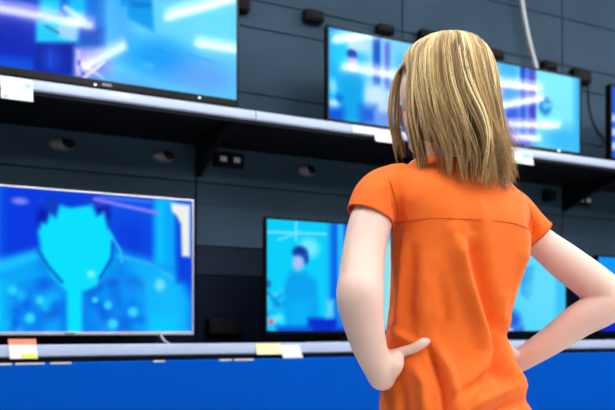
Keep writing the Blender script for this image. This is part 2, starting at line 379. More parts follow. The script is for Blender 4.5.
# ------------------------------------------------------------------ televisions
YS = .12
def tv(label, x0, x1, z0, z1, shelf_z, paint, frame_m=None, bez=.010, chin=.018, stand='feet', depth=.06):
    xc = (x0 + x1) / 2
    t = empty('television', (xc, YS + .03, shelf_z)); tag(t, label, 'television', 'televisions on the display shelves')
    inv = Matrix.Translation(-Vector(t.location))
    def add(name, bm, m, parent=t, **k):
        if isinstance(bm, bmesh.types.BMesh): bmesh.ops.transform(bm, matrix=inv, verts=bm.verts)
        else: bm.transform(inv)
        return obj(name, bm, m, parent, **k)
    fm = frame_m or M_bezel
    p = Pic(x0 + bez, x1 - bez, z0 + chin, z1 - bez, YS); paint(p); add('screen', p.mesh(), M_screen)
    yf = YS - .006
    add('bezel', boxes((x0, x0 + bez, yf, YS + .02, z0, z1), (x1 - bez, x1, yf, YS + .02, z0, z1),
                       (x0 + bez, x1 - bez, yf, YS + .02, z1 - bez, z1), (x0 + bez, x1 - bez, yf, YS + .02, z0, z0 + chin)), fm, bevel=.0015)
    bm = boxes((x0 + .004, x1 - .004, YS + .0201, YS + .035, z0 + .004, z1 - .004))
    rb = [[(x0 + dx, y, z0 + dz), (x1 - dx, y, z0 + dz), (x1 - dx, y, z1 - dz * 1.6), (x0 + dx, y, z1 - dz * 1.6)] for y, dx, dz in ((YS + .035, .08, .04), (YS + .035 + depth, .14, .08))]
    ring_loft(bm, rb); add('rear_casing', bm, M_black)
    w = x1 - x0
    if stand == 'feet':
        for s in (-1, 1):
            fx = xc + s * w * .36
            bm = bmesh.new()
            tube(bm, [(fx, YS + .012, z0 + .004), (fx + s * .012, YS - .02, z0 - (z0 - shelf_z) * .55), (fx + s * .02, YS - .075, shelf_z + .0075)], [.007, .006, .0055], 10, 5)
            tube(bm, [(fx, YS + .012, z0 + .004), (fx + s * .012, YS + .06, z0 - (z0 - shelf_z) * .5), (fx + s * .02, YS + .13, shelf_z + .0075)], [.007, .006, .0055], 10, 5)
            add('foot', bm, M_silver if frame_m or paint is pic_lower_middle else M_black, smooth=True)
    else:
        bm = bmesh.new()   # curved chrome base rod and neck
        pts = [(xc + math.sin(a) * .20, YS + .065 - math.cos(a) * .12, shelf_z + .0065) for a in np.linspace(-1.9, 1.9, 11)]
        tube(bm, pts, [.006] * 11, 10, 4); add('base', bm, M_silver, smooth=True)
        add('neck', boxes((xc - .05, xc + .05, YS + .036, YS + .056, shelf_z + .001, z0 + .09)), M_black, bevel=.003)
        pts = [(xc - .19, YS + .05, shelf_z + .0065), (xc, YS + .046, shelf_z + .010), (xc + .19, YS + .05, shelf_z + .0065)]
        bm = bmesh.new(); tube(bm, pts, [.005, .006, .005], 8, 5); add('crossbar', bm, M_silver, smooth=True)
    lm = M_matte if frame_m else M_grey
    add('logo', boxes((xc - .018, xc + .018, yf - .001, yf + .002, z0 + chin * .3, z0 + chin * .62)), lm)
    return t, add
UP, LO = 1.954, .984
t, add = tv('large black framed television on the upper shelf, cut by the top left corner', -.06, 1.046, 2.008, 2.645, UP, pic_upper_left, bez=.009, chin=.030, depth=.07)
for px in (95, 199): 
    q = on_plane(px, 85 if px == 95 else 98, YS); add('indicator', boxes((q.x - .004, q.x + .004, YS - .0075, YS - .005, q.z - .004, q.z + .003)), M_led)
tv('black television on the upper shelf left of the head, showing a small blue figure', 1.472, 2.245, 2.000, 2.442, UP, pic_middle, chin=.016)
t, add = tv('black television on the upper shelf right of the head, mostly pale blue', 2.262, 3.036, 2.006, 2.438, UP, pic_right, chin=.016)
q = on_plane(558, 151, YS); add('indicator', boxes((q.x - .008, q.x + .008, YS - .0075, YS - .005, q.z - .004, q.z + .004)), M_led)
tv('television just showing at the right edge on the upper shelf', 3.256, 4.03, 2.006, 2.438, UP, pic_far_up, bez=.014, chin=.016)
tv('silver framed television on the lower shelf, showing a big cyan head and shoulders', -.145, .847, 1.030, 1.594, LO, pic_silver, M_silver, bez=.006, chin=.013)
tv('black television on the lower shelf behind the left arm, showing a blue figure', 1.168, 2.05, 1.030, 1.547, LO, pic_lower_middle, stand='base', bez=.010, chin=.016)
tv('black television on the lower shelf seen between torso and right arm', 2.072, 2.934, 1.030, 1.527, LO, pic_lower_right, stand='base', chin=.016)
tv('television on the lower shelf at the right edge beyond the elbow', 3.155, 3.92, 1.030, 1.468, LO, pic_far_low, stand='base', bez=.010, chin=.016)

# ------------------------------------------------------------------ price tags
def price_tag(label, px0, py0, px1, py1, prints=(), m=M_white, tilt=0, ylift=0):
    a = on_plane(px0, py0, -.006); bq = on_plane(px1, py1, -.006)
    z1 = a.z; pm = on_plane(px0, py1, -.006); z0 = pm.z
    w = bq.x - a.x; h = z1 - z0
    t = empty('shelf_price_tag', (a.x, -.004 - ylift, z0)); tag(t, label, 'price tag', 'price tags on the shelf rails')
    bm = bmesh.new(); n = 6   # a slightly curled card with a fold that clips over the rail
    prof = [(-.001 - .004 * (1 - k / n) ** 2, h * k / n) for k in range(n + 1)]
    back = [(y + .0012, z) for y, z in prof[::-1]]
    ring_loft(bm, [[(x + tilt * (1 - z / h), y, z) for y, z in prof + back] for x in (0, w)])
    obj('card', bm, m, t)
    for (u0, v0, u1, v1, pmat) in prints:
        bm = bmesh.new(); yy = lambda v: -.0016 - .004 * (1 - v) ** 2
        ks = [v0 + (v1 - v0) * k / 4 for k in range(5)]
        pr = [(yy(v), h * v) for v in ks]; bk = [(y + .0006, z) for y, z in pr[::-1]]
        ring_loft(bm, [[(x + tilt * (1 - z / h), y, z) for y, z in pr + bk] for x in (w * u0, w * u1)])
        obj('print', bm, pmat, t)
    return t
price_tag('white price tag with mint print on the upper rail, top left corner', 1, 76, 33, 98, [(.05, .03, .22, .20, M_mint), (.74, .62, .95, .80, M_mint), (.72, .03, .98, .10, M_mint)])
price_tag('narrow white strip standing for a highlight on the upper rail under the middle television', 353, 125, 376, 132)  # white card added in place of the rail's bright highlight
price_tag('white price tag hanging on the upper rail beside the neck', 373, 128.5, 396, 141, [(.72, .1, .94, .3, M_mint)], tilt=.012, ylift=.003)
price_tag('white price tag with mint print on the upper rail right of the hair', 509, 150, 532, 162, [(.1, .06, .5, .25, M_mint), (.55, .5, .95, .9, M_mint)], tilt=.01)
price_tag('price tag with orange top and yellow corner below the silver television', 8, 339, 36, 359, [(.0, .72, 1.0, 1.0, M_orange), (.42, .02, .98, .25, M_lime)], tilt=.006)
price_tag('pale yellow price tag beside the rail joint on the lower shelf', 255, 343.5, 281, 354.5, m=M_yellow, tilt=.008)
price_tag('white slanted price tag right of the yellow one on the lower rail', 279, 345, 299, 361, tilt=.022, ylift=.003)

# ------------------------------------------------------------------ fittings on the wall
def wall_box(px, py, w, h, label, kind):
    q = on_plane(px, py, YW)
    if kind == 'socket':
        t = empty('wall_socket', q); tag(t, label, 'wall socket', 'double sockets on the wall')
        obj('plate', boxes((-w / 2, w / 2, -.02, -.0005, -h / 2, h / 2)), M_black, t, bevel=.006)
        for s in (-1, 1):
            bm = bmesh.new(); bmesh.ops.create_cone(bm, cap_ends=True, segments=20, radius1=h * .26, radius2=h * .22, depth=.012)
            bmesh.ops.transform(bm, matrix=Matrix.Translation((s * w * .22, -.0265, 0)) @ Matrix.Rotation(math.pi / 2, 4, 'X'), verts=bm.verts)
            o = obj('outlet', bm, M_matte, t)
            bm = boxes((s * w * .22 - .016, s * w * .22 + .016, -.036, -.0328, -.012, .012)); obj('plug_face', bm, M_house, o, bevel=.003)
    elif kind == 'grommet':
        t = empty('cable_grommet', q); tag(t, label, 'cable grommet', 'oval cable grommets under the upper shelf')
        bm = bmesh.new(); ellipsoid(bm, (0, -.004, 0), ((1, 0, 0), (0, 1, 0), (0, 0, 1)), (w / 2, .022, h / 2)); 
        bmesh.ops.bisect_plane(bm, geom=bm.verts[:] + bm.edges[:] + bm.faces[:], plane_co=(0, -.0005, 0), plane_no=(0, 1, 0), clear_outer=True)
        obj('cap', bm, M_grey, t, smooth=True)
        bm = bmesh.new(); ellipsoid(bm, (w * .18, -.014, .004), ((1, 0, 0), (0, 1, 0), (0, 0, 1)), (w * .30, .016, h * .40)); obj('opening', bm, M_black, t, smooth=True)
    else:
        t = empty('power_outlet', q); tag(t, label, 'power box', 'black power boxes along the top of the wall')
        obj('housing', boxes((-w / 2, w / 2, -.055, -.0005, -h / 2, h / 2)), M_black, t, bevel=.008)
        obj('flap', boxes((-w / 2 + .012, w / 2 - .012, -.062, -.0552, -h / 2 + .010, h / 2 - .012)), M_matte, t, bevel=.003)
wall_box(62, 145, .115, .050, 'oval grommet on the dark wall above the silver television, nearest the left edge', 'grommet')
wall_box(163, 157, .105, .050, 'oval grommet on the dark wall left of the shelf bracket', 'grommet')
wall_box(306, 171, .10, .055, 'oval grommet on the dark wall left of the orange sleeve', 'grommet')
wall_box(228, 161, .155, .075, 'double wall socket with pale plugs left of the woman', 'socket')
wall_box(581, 201, .13, .075, 'double wall socket with pale plugs above the right arm', 'socket')
wall_box(546, 197, .065, .065, 'small black box on the wall beside the right wall socket', 'power')
wall_box(222, 327, .16, .085, 'black box low on the wall between silver and black televisions', 'power')
wall_box(311, 19, .105, .055, 'black power box on bare wall between the two upper televisions', 'power')
wall_box(382, 32, .10, .045, 'black power box above the middle upper television', 'power')
wall_box(424, 38, .10, .055, 'black power box peeking out just left of the crown of hair', 'power')
wall_box(492, 57, .10, .055, 'black power box peeking out just right of the hair', 'power')
wall_box(545, 68, .10, .055, 'black power box beside the hanging white cable', 'power')
wall_box(577, 78, .14, .085, 'larger black power box at the top right corner of the right upper television', 'power')
wall_box(241, 6, .06, .085, 'black power box at the right side of the large left television', 'power')
bm = bmesh.new()
cp = [on_plane(x, y, YW - .05) for x, y in ((516, -70), (520, -20), (523, 8), (527, 30), (531, 48), (536, 66), (540, 82))]
cp = [cp[0] + Vector((0, .04, .02))] + cp + [cp[-1] + Vector((.02, -.02, -.10)), ]
tube(bm, cp, [.0115] * len(cp), 12, 6)
tag(obj('hanging_cable', bm, M_cable, smooth=True), 'white cable hanging down the grey wall to the right upper television', 'cable')
bm = bmesh.new()
cp = [on_plane(x, y, YW - .008) for x, y in ((588, 84), (590, 110), (596, 128), (604, 140), (600, 148))]
tube(bm, cp, [.004] * len(cp), 8, 6)
tag(obj('hanging_lead', bm, M_black, smooth=True), 'thin black lead looping down the wall at the upper right', 'cable')

# ------------------------------------------------------------------ ceiling tubes, then added fill lamps
def tube_lamp(a, b, i):
    a = Vector((*a, 3.4)); b = Vector((*b, 3.4)); d = (b - a); L = d.length
    t = empty('ceiling_light', (a + b) / 2, math.atan2(d.y, d.x))
    tag(t, 'fluorescent tube lamp under the ceiling in front of the display wall', 'ceiling light', 'fluorescent ceiling lights')
    bm = bmesh.new(); tube(bm, [(-L / 2, 0, 0), (0, 0, 0), (L / 2, 0, 0)], [.022] * 3, 14, 2)
    obj('tube', bm, M_tube, t, smooth=True)
    obj('housing', boxes((-L / 2 - .04, L / 2 + .04, -.05, .05, .05, .195)), M_house, t)
    for s in (-1, 1): obj('end_cap', boxes((s * (L / 2 + .037) - .006, s * (L / 2 + .037) + .006, -.03, .03, -.035, .0495)), M_house, t)
for i, (a, b) in enumerate([((-.2, -2.65), (.84, -2.67)), ((1.69, -2.65), (2.45, -2.63)), ((3.02, -2.60), (3.62, -2.60)), ((4.46, -2.36), (5.0, -2.30)),
                            ((.92, -3.62), (1.17, -2.94)), ((1.35, -2.26), (1.85, -1.55)), ((2.68, -2.1), (3.02, -1.78)), ((4.95, -3.05), (5.25, -2.52)),
                            ((5.4, -3.44), (6.1, -3.17)), ((5.3, -3.9), (6.3, -3.7))]):
    tube_lamp(a, b, i)
def area(name, loc, sx, sy, P, rot=(0, 0, 0), col=(1, .97, .94)):
    l = bpy.data.lights.new(name, 'AREA'); l.shape = 'RECTANGLE'; l.size = sx; l.size_y = sy; l.energy = P; l.color = col
    o = bpy.data.objects.new(name, l); COL.objects.link(o); o.location = loc; o.rotation_euler = rot; return o
area('added_fill_lamp', (3.0, -6.4, 3.5), 6.0, 1.6, 340)  # unseen area lamps added as fill for the woman, shelves and wall
area('added_fill_lamp', (-.5, -1.35, 3.5), 1.5, .5, 55)
area('added_fill_lamp', (4.4, -1.0, 3.5), 3.0, .5, 42)
w = bpy.data.worlds.new('store'); S.world = w; w.use_nodes = True
w.node_tree.nodes['Background'].inputs['Color'].default_value = (.95, .97, 1, 1); w.node_tree.nodes['Background'].inputs['Strength'].default_value = .22

# ------------------------------------------------------------------ the woman
exec_person = True
PC = Vector((.300, 1.47, 0))            # foot point in the camera's ground frame (x right, y ahead)
root = empty('person', (PC.x * CS + PC.y * SN, -PC.x * SN + PC.y * CS - D, 0), -PHI)
tag(root, 'woman with shoulder-length blonde hair in an orange short-sleeved shirt, hands on hips, seen from behind', 'person')
def at(px, py, d):
    """pixel and depth -> the person's own frame"""
    return Vector(((px - 307.5) * d / F - PC.x, d - PC.y, EYE + (HY - py) * d / F))
def ray(px, py):
    o = Vector((-PC.x, -PC.y, EYE)); v = Vector(((px - 307.5) / F, 1, (HY - py) / F)).normalized(); return o, v
YAW = math.radians(25)
RT = Vector((math.cos(YAW), math.sin(YAW), 0)); FW = Vector((-math.sin(YAW), math.cos(YAW), 0)); UPV = Vector((0, 0, 1))

def torso_rings(rows, grow=0, seg=56):
    dat = catmull([(*at(px, py, d), a, b, e) for px, py, d, a, b, e in rows], 5)
    out = []
    for x, y, z, a, b, e in dat:
        r = []
        for k in range(seg):
            t = k * math.tau / seg; c, s = math.cos(t), math.sin(t)
            r.append(Vector((x, y, z)) + RT * (math.copysign(abs(c) ** (2 / e), c) * (a + grow)) + FW * (math.copysign(abs(s) ** (2 / e), s) * (b + grow)))
        out.append(r)
    return out
#        px   py   depth   half width, half depth, squareness
ROWS = [(446, 158, 1.475, .052, .052, 2.0), (447, 168, 1.472, .085, .064, 2.1), (451, 180, 1.470, .130, .078, 2.2), (457, 198, 1.468, .158, .090, 2.3),
        (462, 222, 1.466, .155, .100, 2.4), (460, 250, 1.468, .147, .104, 2.4), (454, 290, 1.470, .136, .102, 2.3), (447, 325, 1.470, .128, .099, 2.2),
        (446, 350, 1.470, .132, .102, 2.2), (450, 378, 1.468, .146, .110, 2.3), (455, 405, 1.466, .160, .118, 2.3), (458, 435, 1.466, .170, .122, 2.3), (458, 462, 1.466, .172, .122, 2.3)]

# ---- shirt
bm = bmesh.new(); ring_loft(bm, torso_rings(ROWS))
sl_l = [at(400, 187, 1.430), at(381, 194, 1.405), at(373, 210, 1.392), at(367, 240, 1.378)]
sl_r = [at(496, 203, 1.525), at(512, 212, 1.540), at(528, 228, 1.550), at(554, 254, 1.556)]
tube(bm, sl_l, [.047, .047, .048, .049], 28, 6); tube(bm, sl_r, [.045, .045, .042, .043], 28, 6)
shirt_me = fuse(bm, .0045, 8)
bm = bmesh.new(); bm.from_mesh(shirt_me)
def to_px(c):
    d = c.y + PC.y; return 307.5 + F * (c.x + PC.x) / d, HY - F * (c.z - EYE) / d
tb = bmesh.new(); ring_loft(tb, torso_rings(ROWS)); bmesh.ops.recalc_face_normals(tb, faces=tb.faces); torso_bvh = BVHTree.FromBMesh(tb); tb.free()
def off_torso(c):
    loc, no, _, dist = torso_bvh.find_nearest(c); return (c - loc).dot(no) > .0045
def cut(co, no, test):
    vs = [v for v in bm.verts if test(v.co)]; vset = set(vs)
    ed = [e for e in bm.edges if e.verts[0] in vset and e.verts[1] in vset]; fa = [f for f in bm.faces if all(v in vset for v in f.verts)]
    bmesh.ops.bisect_plane(bm, geom=vs + ed + fa, plane_co=co, plane_no=no, clear_outer=True)
cl = at(370, 216, 1.385); nl = (sl_l[3] - sl_l[2]).normalized(); nl = (nl + Vector((-.25, 0, -.1))).normalized()
cr = at(537, 236, 1.552); nr = (sl_r[3] - sl_r[2]).normalized()
cut(cl, nl, lambda c: (c - cl).length < .10 and to_px(c)[0] < 400 and off_torso(c))
cut(cr, nr, lambda c: (c - cr).length < .10 and to_px(c)[0] > 528 and (c - cr).dot(nr) > -.04 and off_torso(c))
neck_c = at(446, 163.5, 1.475); neck_n = (UPV + FW * .22).normalized()
cut(neck_c, neck_n, lambda c: c.z > neck_c.z - .05 and (c - neck_c).length < .2)
hem_z = at(458, 452, 1.466).z
cut(Vector((0, 0, hem_z)), Vector((0, 0, -1)), lambda c: c.z < hem_z + .04)
# cloth folds: ridges and valleys running through pixel paths on the back of the shirt
FOLDS = [([(457, 232), (461, 250), (468, 285), (480, 325), (485, 352), (477, 378), (460, 408)], 7.5, .0075),
         ([(472, 234), (477, 262), (487, 300), (497, 335), (499, 365), (505, 390)], 8, -.0075),
         ([(508, 300), (500, 335), (508, 368), (522, 384)], 6, .0060), ([(520, 262), (510, 300), (501, 330)], 4, -.0035),
         ([(427, 344), (437, 368), (445, 392), (448, 430)], 3.5, -.0075), ([(437, 346), (450, 375), (458, 410)], 6, .0055),
         ([(412, 362), (424, 385), (426, 425)], 6, .005), ([(400, 376), (404, 420)], 5, -.005),
         ([(452, 402), (476, 383), (502, 366)], 5, -.0055), ([(466, 412), (492, 395), (522, 384)], 6, .006), ([(476, 425), (505, 408), (530, 400)], 5, -.005),
         ([(399, 232), (394, 280), (389, 330)], 3.5, -.0055), ([(406, 236), (402, 290), (398, 335)], 4, .004), ([(414, 250), (410, 300), (412, 335)], 5, -.003),
         ([(528, 236), (519, 270), (508, 305)], 4, .004), ([(432, 262), (424, 300), (424, 330)], 8, .003), ([(440, 280), (446, 320), (432, 342)], 6, -.003),
         ([(420, 345), (400, 335), (388, 322)], 4, .004), ([(458, 226), (461, 236)], 3, -.003), ([(467, 226), (468, 238)], 2.5, .003),
         ([(392, 190), (396, 205), (398, 222)], 4, -.0045), ([(530, 214), (533, 226), (534, 240)], 4, -.0045), ([(384, 180), (376, 200)], 5, .002),
         ([(480, 200), (484, 216)], 5, .002), ([(420, 190), (410, 212)], 8, .002)]
bm.normal_update()
import mathutils.noise as mn
disp = {}
for v in bm.verts:
    facing = v.normal.y < .25
    n = mn.noise(v.co * 9) * .0035 + mn.noise(Vector((v.co.x * 22, v.co.y * 22, v.co.z * 7)) + Vector((5, 3, 1))) * .0022
    dd = n
    if facing:
        x, y = to_px(v.co)
        for pts, wd, amp in FOLDS:
            best = 1e9
            for (x1, y1), (x2, y2) in zip(pts, pts[1:]):
                L = (x2 - x1) ** 2 + (y2 - y1) ** 2; t = min(1, max(0, ((x - x1) * (x2 - x1) + (y - y1) * (y2 - y1)) / L))
                best = min(best, math.hypot(x - x1 - t * (x2 - x1), y - y1 - t * (y2 - y1)))
            if best < wd * 3: dd += 3.1 * min(1, .25 + min(math.hypot(x - pts[0][0], y - pts[0][1]), math.hypot(x - pts[-1][0], y - pts[-1][1])) / 26) * amp * math.exp(-(best / wd) ** 2)
    disp[v] = dd
for v, dd in disp.items(): v.co += v.normal * dd
bmesh.ops.smooth_vert(bm, verts=bm.verts, factor=.4, use_axis_x=True, use_axis_y=True, use_axis_z=True)
bvh = BVHTree.FromBMesh(bm)
def surf(px, py, lift=0):
    o, v = ray(px, py); h = bvh.ray_cast(o, v)
    return (h[0] + h[1] * lift * (1 if h[1].y < 0 else -1)) if h[0] else None
# boundary loops (cuffs, neckline, hem) for the stitched edges
def loops(bm):
    es = {e for e in bm.edges if e.is_boundary}; out = []
    while es:
        e = es.pop(); lp = [e.verts[0], e.verts[1]]
        while True:
            nx = next((f for f in lp[-1].link_edges if f in es), None)
            if not nx: break
            es.discard(nx); lp.append(nx.other_vert(lp[-1]))
        out.append([v.co.copy() for v in lp])
    return [l for l in out if len(l) > 30]
edges = loops(bm)
M_shirt = mat('orange_cotton', srgb(244, 111, 30), .8, noise=.03, nscale=35, bump=.15, bscale=500, spec=.3)
M_shirt.node_tree.nodes['Principled BSDF'].inputs['Sheen Weight'].default_value = .10
M_seamo = mat('orange_seam', srgb(214, 88, 22), .9, noise=.05, spec=.15)
M_lining = mat('pale_neck_lining', srgb(240, 215, 200), .8, noise=.03)
me = bpy.data.meshes.new('shirt'); bm.to_mesh(me); bm.free()
shirt = obj('shirt', me, M_shirt, root, smooth=True)
sol = shirt.modifiers.new('cloth', 'SOLIDIFY'); sol.thickness = .0022; sol.offset = -1
zc = lambda l: sum(p.z for p in l) / len(l); xc_ = lambda l: sum(p.x for p in l) / len(l)
edges.sort(key=zc)
def along(name, l, r, m, label=None, step=3):
    bm = bmesh.new(); pts = l[::step]
    tube(bm, pts, [r] * len(pts), 6, 1, ends=False); o = obj(name, bm, m, shirt, smooth=True)
    if label: o['label'] = label
for l in edges:
    if zc(l) < hem_z + .03: along('hem', l, .0022, M_seamo)
    elif zc(l) > neck_c.z - .04 and abs(xc_(l) - neck_c.x) < .06: along('collar', l, .0034, M_lining, 'pale lining at the neckline')
    else: along('cuff', l, .0018, M_seamo)
yk = [surf(x, y, .0004) for x, y in ((398, 224), (408, 221), (420, 219), (440, 218), (460, 219), (480, 220), (500, 221.5), (516, 224), (526, 228), (533, 233))]
yk = [p for p in yk if p]
bm = bmesh.new(); tube(bm, yk, [.0009] * len(yk), 6, 4); obj('yoke_seam', bm, M_seamo, shirt, smooth=True)
sm = [surf(x, y, .0003) for x, y in ((383, 171), (390, 182), (394, 195), (397, 208), (398, 222))]; sm = [p for p in sm if p]
if len(sm) > 2:
    bm = bmesh.new(); tube(bm, sm, [.0010] * len(sm), 6, 4); obj('sleeve_seam', bm, M_seamo, shirt, smooth=True)
sm = [surf(x, y, .0003) for x, y in ((521, 192), (528, 205), (532, 218), (534, 232))]; sm = [p for p in sm if p]
if len(sm) > 2:
    bm = bmesh.new(); tube(bm, sm, [.0010] * len(sm), 6, 4); obj('sleeve_seam', bm, M_seamo, shirt, smooth=True)

# ---- body: one continuous skin
bm = bmesh.new()
ring_loft(bm, torso_rings([r for r in ROWS[1:]], -.025))
HYAW = math.radians(20); HR = Vector((math.cos(HYAW), math.sin(HYAW), 0)); HF = Vector((-math.sin(HYAW), math.cos(HYAW), 0))
HC = at(438, 95, 1.455)
def hp(r, f, u): return HC + HR * r + HF * f + UPV * u
AX = (HR, HF, UPV)
ellipsoid(bm, hp(0, -.008, .028), AX, (.074, .094, .086))
ellipsoid(bm, hp(0, .024, -.035), AX, (.060, .068, .072))
ellipsoid(bm, hp(0, .060, -.085), AX, (.032, .030, .026))       # chin
ellipsoid(bm, hp(0, .020, -.075), AX, (.052, .055, .035))       # jaw
for s in (-1, 1):
    ellipsoid(bm, hp(s * .034, .060, -.028), AX, (.027, .026, .030))   # cheeks
    ellipsoid(bm, hp(s * .027, .074, .017), AX, (.024, .012, .008))    # brow
    ellipsoid(bm, hp(s * .077, -.006, -.004), (HR, HF, UPV), (.009, .019, .031))  # ears
    ellipsoid(bm, hp(s * .075, .000, -.030), AX, (.007, .009, .012))
tube(bm, [hp(0, .086, .015), hp(0, .100, -.008), hp(0, .107, -.025)], [.006, .008, .0095], 12, 4)   # nose
ellipsoid(bm, hp(0, .098, -.030), AX, (.0145, .010, .008))
ellipsoid(bm, hp(0, .089, -.052), AX, (.023, .011, .006)); ellipsoid(bm, hp(0, .086, -.063), AX, (.020, .011, .007))
tube(bm, [hp(0, -.02, -.05), at(443, 150, 1.462), at(446, 172, 1.470), at(449, 190, 1.47)], [.056, .052, .056, .075], 28, 5)
# arms
LA = [(390, 196, 1.420, .034), (379, 202, 1.400, .038), (370, 224, 1.382, .0415), (364, 252, 1.362, .0410), (361, 280, 1.338, .0425), (360, 297, 1.326, .0440), (363, 320, 1.336, .0390),
      (369, 345, 1.352, .0335), (377, 366, 1.366, .0285), (382, 377, 1.378, .0270)]
RA = [(504, 208, 1.530, .034), (514, 215, 1.540, .036), (537, 239, 1.552, .0330), (564, 261, 1.552, .0390), (593, 283, 1.538, .0410), (609, 299, 1.528, .0420), (602, 308, 1.527, .0400),
      (580, 320, 1.536, .0370), (552, 340, 1.552, .0315), (530, 354, 1.568, .0275), (518, 361, 1.578, .0260)]
for A in (LA, RA): tube(bm, [at(*p[:3]) for p in A], [p[3] for p in A], 28, 6)
# hips and legs
hipL, hipR = at(425, 470, 1.44), at(492, 470, 1.49)
def leg(h, s):
    foot = Vector((h.x + s * .02, h.y - .01, .075)); knee = (h + foot) / 2 + FW * .02
    tube(bm, [h + UPV * .03, h - UPV * .12, knee + UPV * .06, knee - UPV * .05, foot + UPV * .18, foot], [.085, .078, .056, .052, .045, .036], 24, 6)
    tube(bm, [foot - FW * .045 - UPV * .02, foot + FW * .05 - UPV * .035, foot + FW * .13 - UPV * .05], [.034, .034, .022], 16, 5)
    return foot
footL, footR = leg(hipL, -1), leg(hipR, 1)
# hands
def hand(wr, palm_c, fdir, back_n, thumb, thumb_r=.0095):
    """wrist point, palm centre, finger direction, outward normal of the back of the hand, thumb points"""
    fdir = fdir.normalized(); side = fdir.cross(back_n).normalized()
    tube(bm, [wr, (wr + palm_c) / 2, palm_c, palm_c + fdir * .035], [.026, .030, .036, .036], 20, 5, flat=.42, flat_dir=back_n)
    for k, L in enumerate((.066, .074, .069, .054)):
        b0 = palm_c + fdir * .030 + side * (.0285 - k * .019)
        pts = [b0, b0 + fdir * L * .45 - back_n * .002, b0 + fdir * L * .78 - back_n * .012, b0 + fdir * L - back_n * .026]
        tube(bm, pts, [.0092, .0086, .0080, .0068], 12, 4)
    tube(bm, thumb, [thumb_r * 1.7] + [thumb_r * 1.08] * (len(thumb) - 2) + [thumb_r * .82], 14, 5)
# left hand: heel of the hand on the hip, fingers going forward round the waist, thumb lying on the back
thL = [at(387, 366, 1.372), surf(401, 355, .012), surf(414, 348, .006), surf(422, 343.5, .004), surf(427, 340.5, .003)]
bn = (-RT * .9 - FW * .15).normalized()
hip_l = at(446, 360, 1.470) - RT * (.137 + .020)
hand(at(383, 377, 1.380), hip_l + FW * .004 + UPV * .002, (FW + RT * .16 + UPV * .05), bn, thL)
tube(bm, [at(383, 374, 1.376), at(393, 364, 1.368), surf(399, 357, .010)], [.0255, .0215, .015], 18, 5)    # ball of the thumb
bn = (RT * .9 - FW * .1).normalized()
hip_r = at(446, 357, 1.470) + RT * (.135 + .022)
thR = [at(516, 358, 1.572), at(510, 350, 1.556), at(506, 344, 1.540), at(502, 342, 1.522)]
hand(at(518, 361, 1.578), hip_r + FW * .045, (FW - RT * .35 + UPV * .05), bn, thR)
body_me = fuse(bm, .0034, 5)
zlim = at(370, 236, 1.4).z; rim = [p for l in edges for p in l]     # keep the skin under the cloth at the shoulders
from mathutils.kdtree import KDTree
kd = KDTree(len(rim))
for i, p in enumerate(rim): kd.insert(p, i)
kd.balance()
for v in body_me.vertices:
    if hem_z + .02 < v.co.z <= zlim:
        l0, n0, _, d0 = torso_bvh.find_nearest(v.co)
        if (v.co - l0).dot(n0) < -.010:
            loc, no, _, dist = bvh.find_nearest(v.co)
            if dist < .03 and (v.co - loc).dot(no) > -.006: v.co = loc - no * .007
    if v.co.z > zlim and v.co.z < neck_c.z - .01:
        loc, no, _, dist = bvh.find_nearest(v.co)
        if dist < .03 and (v.co - loc).dot(no) > -.006 and kd.find(loc)[2] > .004: v.co = loc - no * .006
M_skin = mat('skin', srgb(238, 205, 192), .48, noise=.025, nscale=18, sss=.12, spec=.35)
body = obj('body', body_me, M_skin, root, smooth=True)
M_nail = mat('nail', srgb(245, 205, 195), .25, noise=.02)
p = thL[-1]; tdir = (thL[-1] - thL[-2]).normalized()
M_eye = mat('eye_white', (.85, .85, .83), .1, noise=.01); M_iris = mat('iris', (.05, .10, .16), .1, noise=.2)
for s in (-1, 1):
    bm = bmesh.new(); ellipsoid(bm, hp(s * .030, .0735, .002), AX, (.0125, .0125, .0085)); e = obj('eye', bm, M_eye, body, smooth=True)
    bm = bmesh.new(); ellipsoid(bm, hp(s * .030, .0842, .002), AX, (.0052, .0025, .0052)); obj('iris', bm, M_iris, e, smooth=True)
M_brow = mat('eyebrow_hair', srgb(120, 90, 60), .7, noise=.2)
for s in (-1, 1):
    bm = bmesh.new(); tube(bm, [hp(s * .012, .0885, .021), hp(s * .028, .086, .026), hp(s * .046, .075, .022)], [.0025, .003, .0015], 8, 4); obj('eyebrow', bm, M_brow, body, smooth=True)
M_lip = mat('lips', srgb(200, 110, 105), .4, noise=.05)
bm = bmesh.new(); ellipsoid(bm, hp(0, .0965, -.053), AX, (.019, .005, .0045)); ellipsoid(bm, hp(0, .094, -.062), AX, (.017, .005, .0055)); obj('lips', bm, M_lip, body, smooth=True)

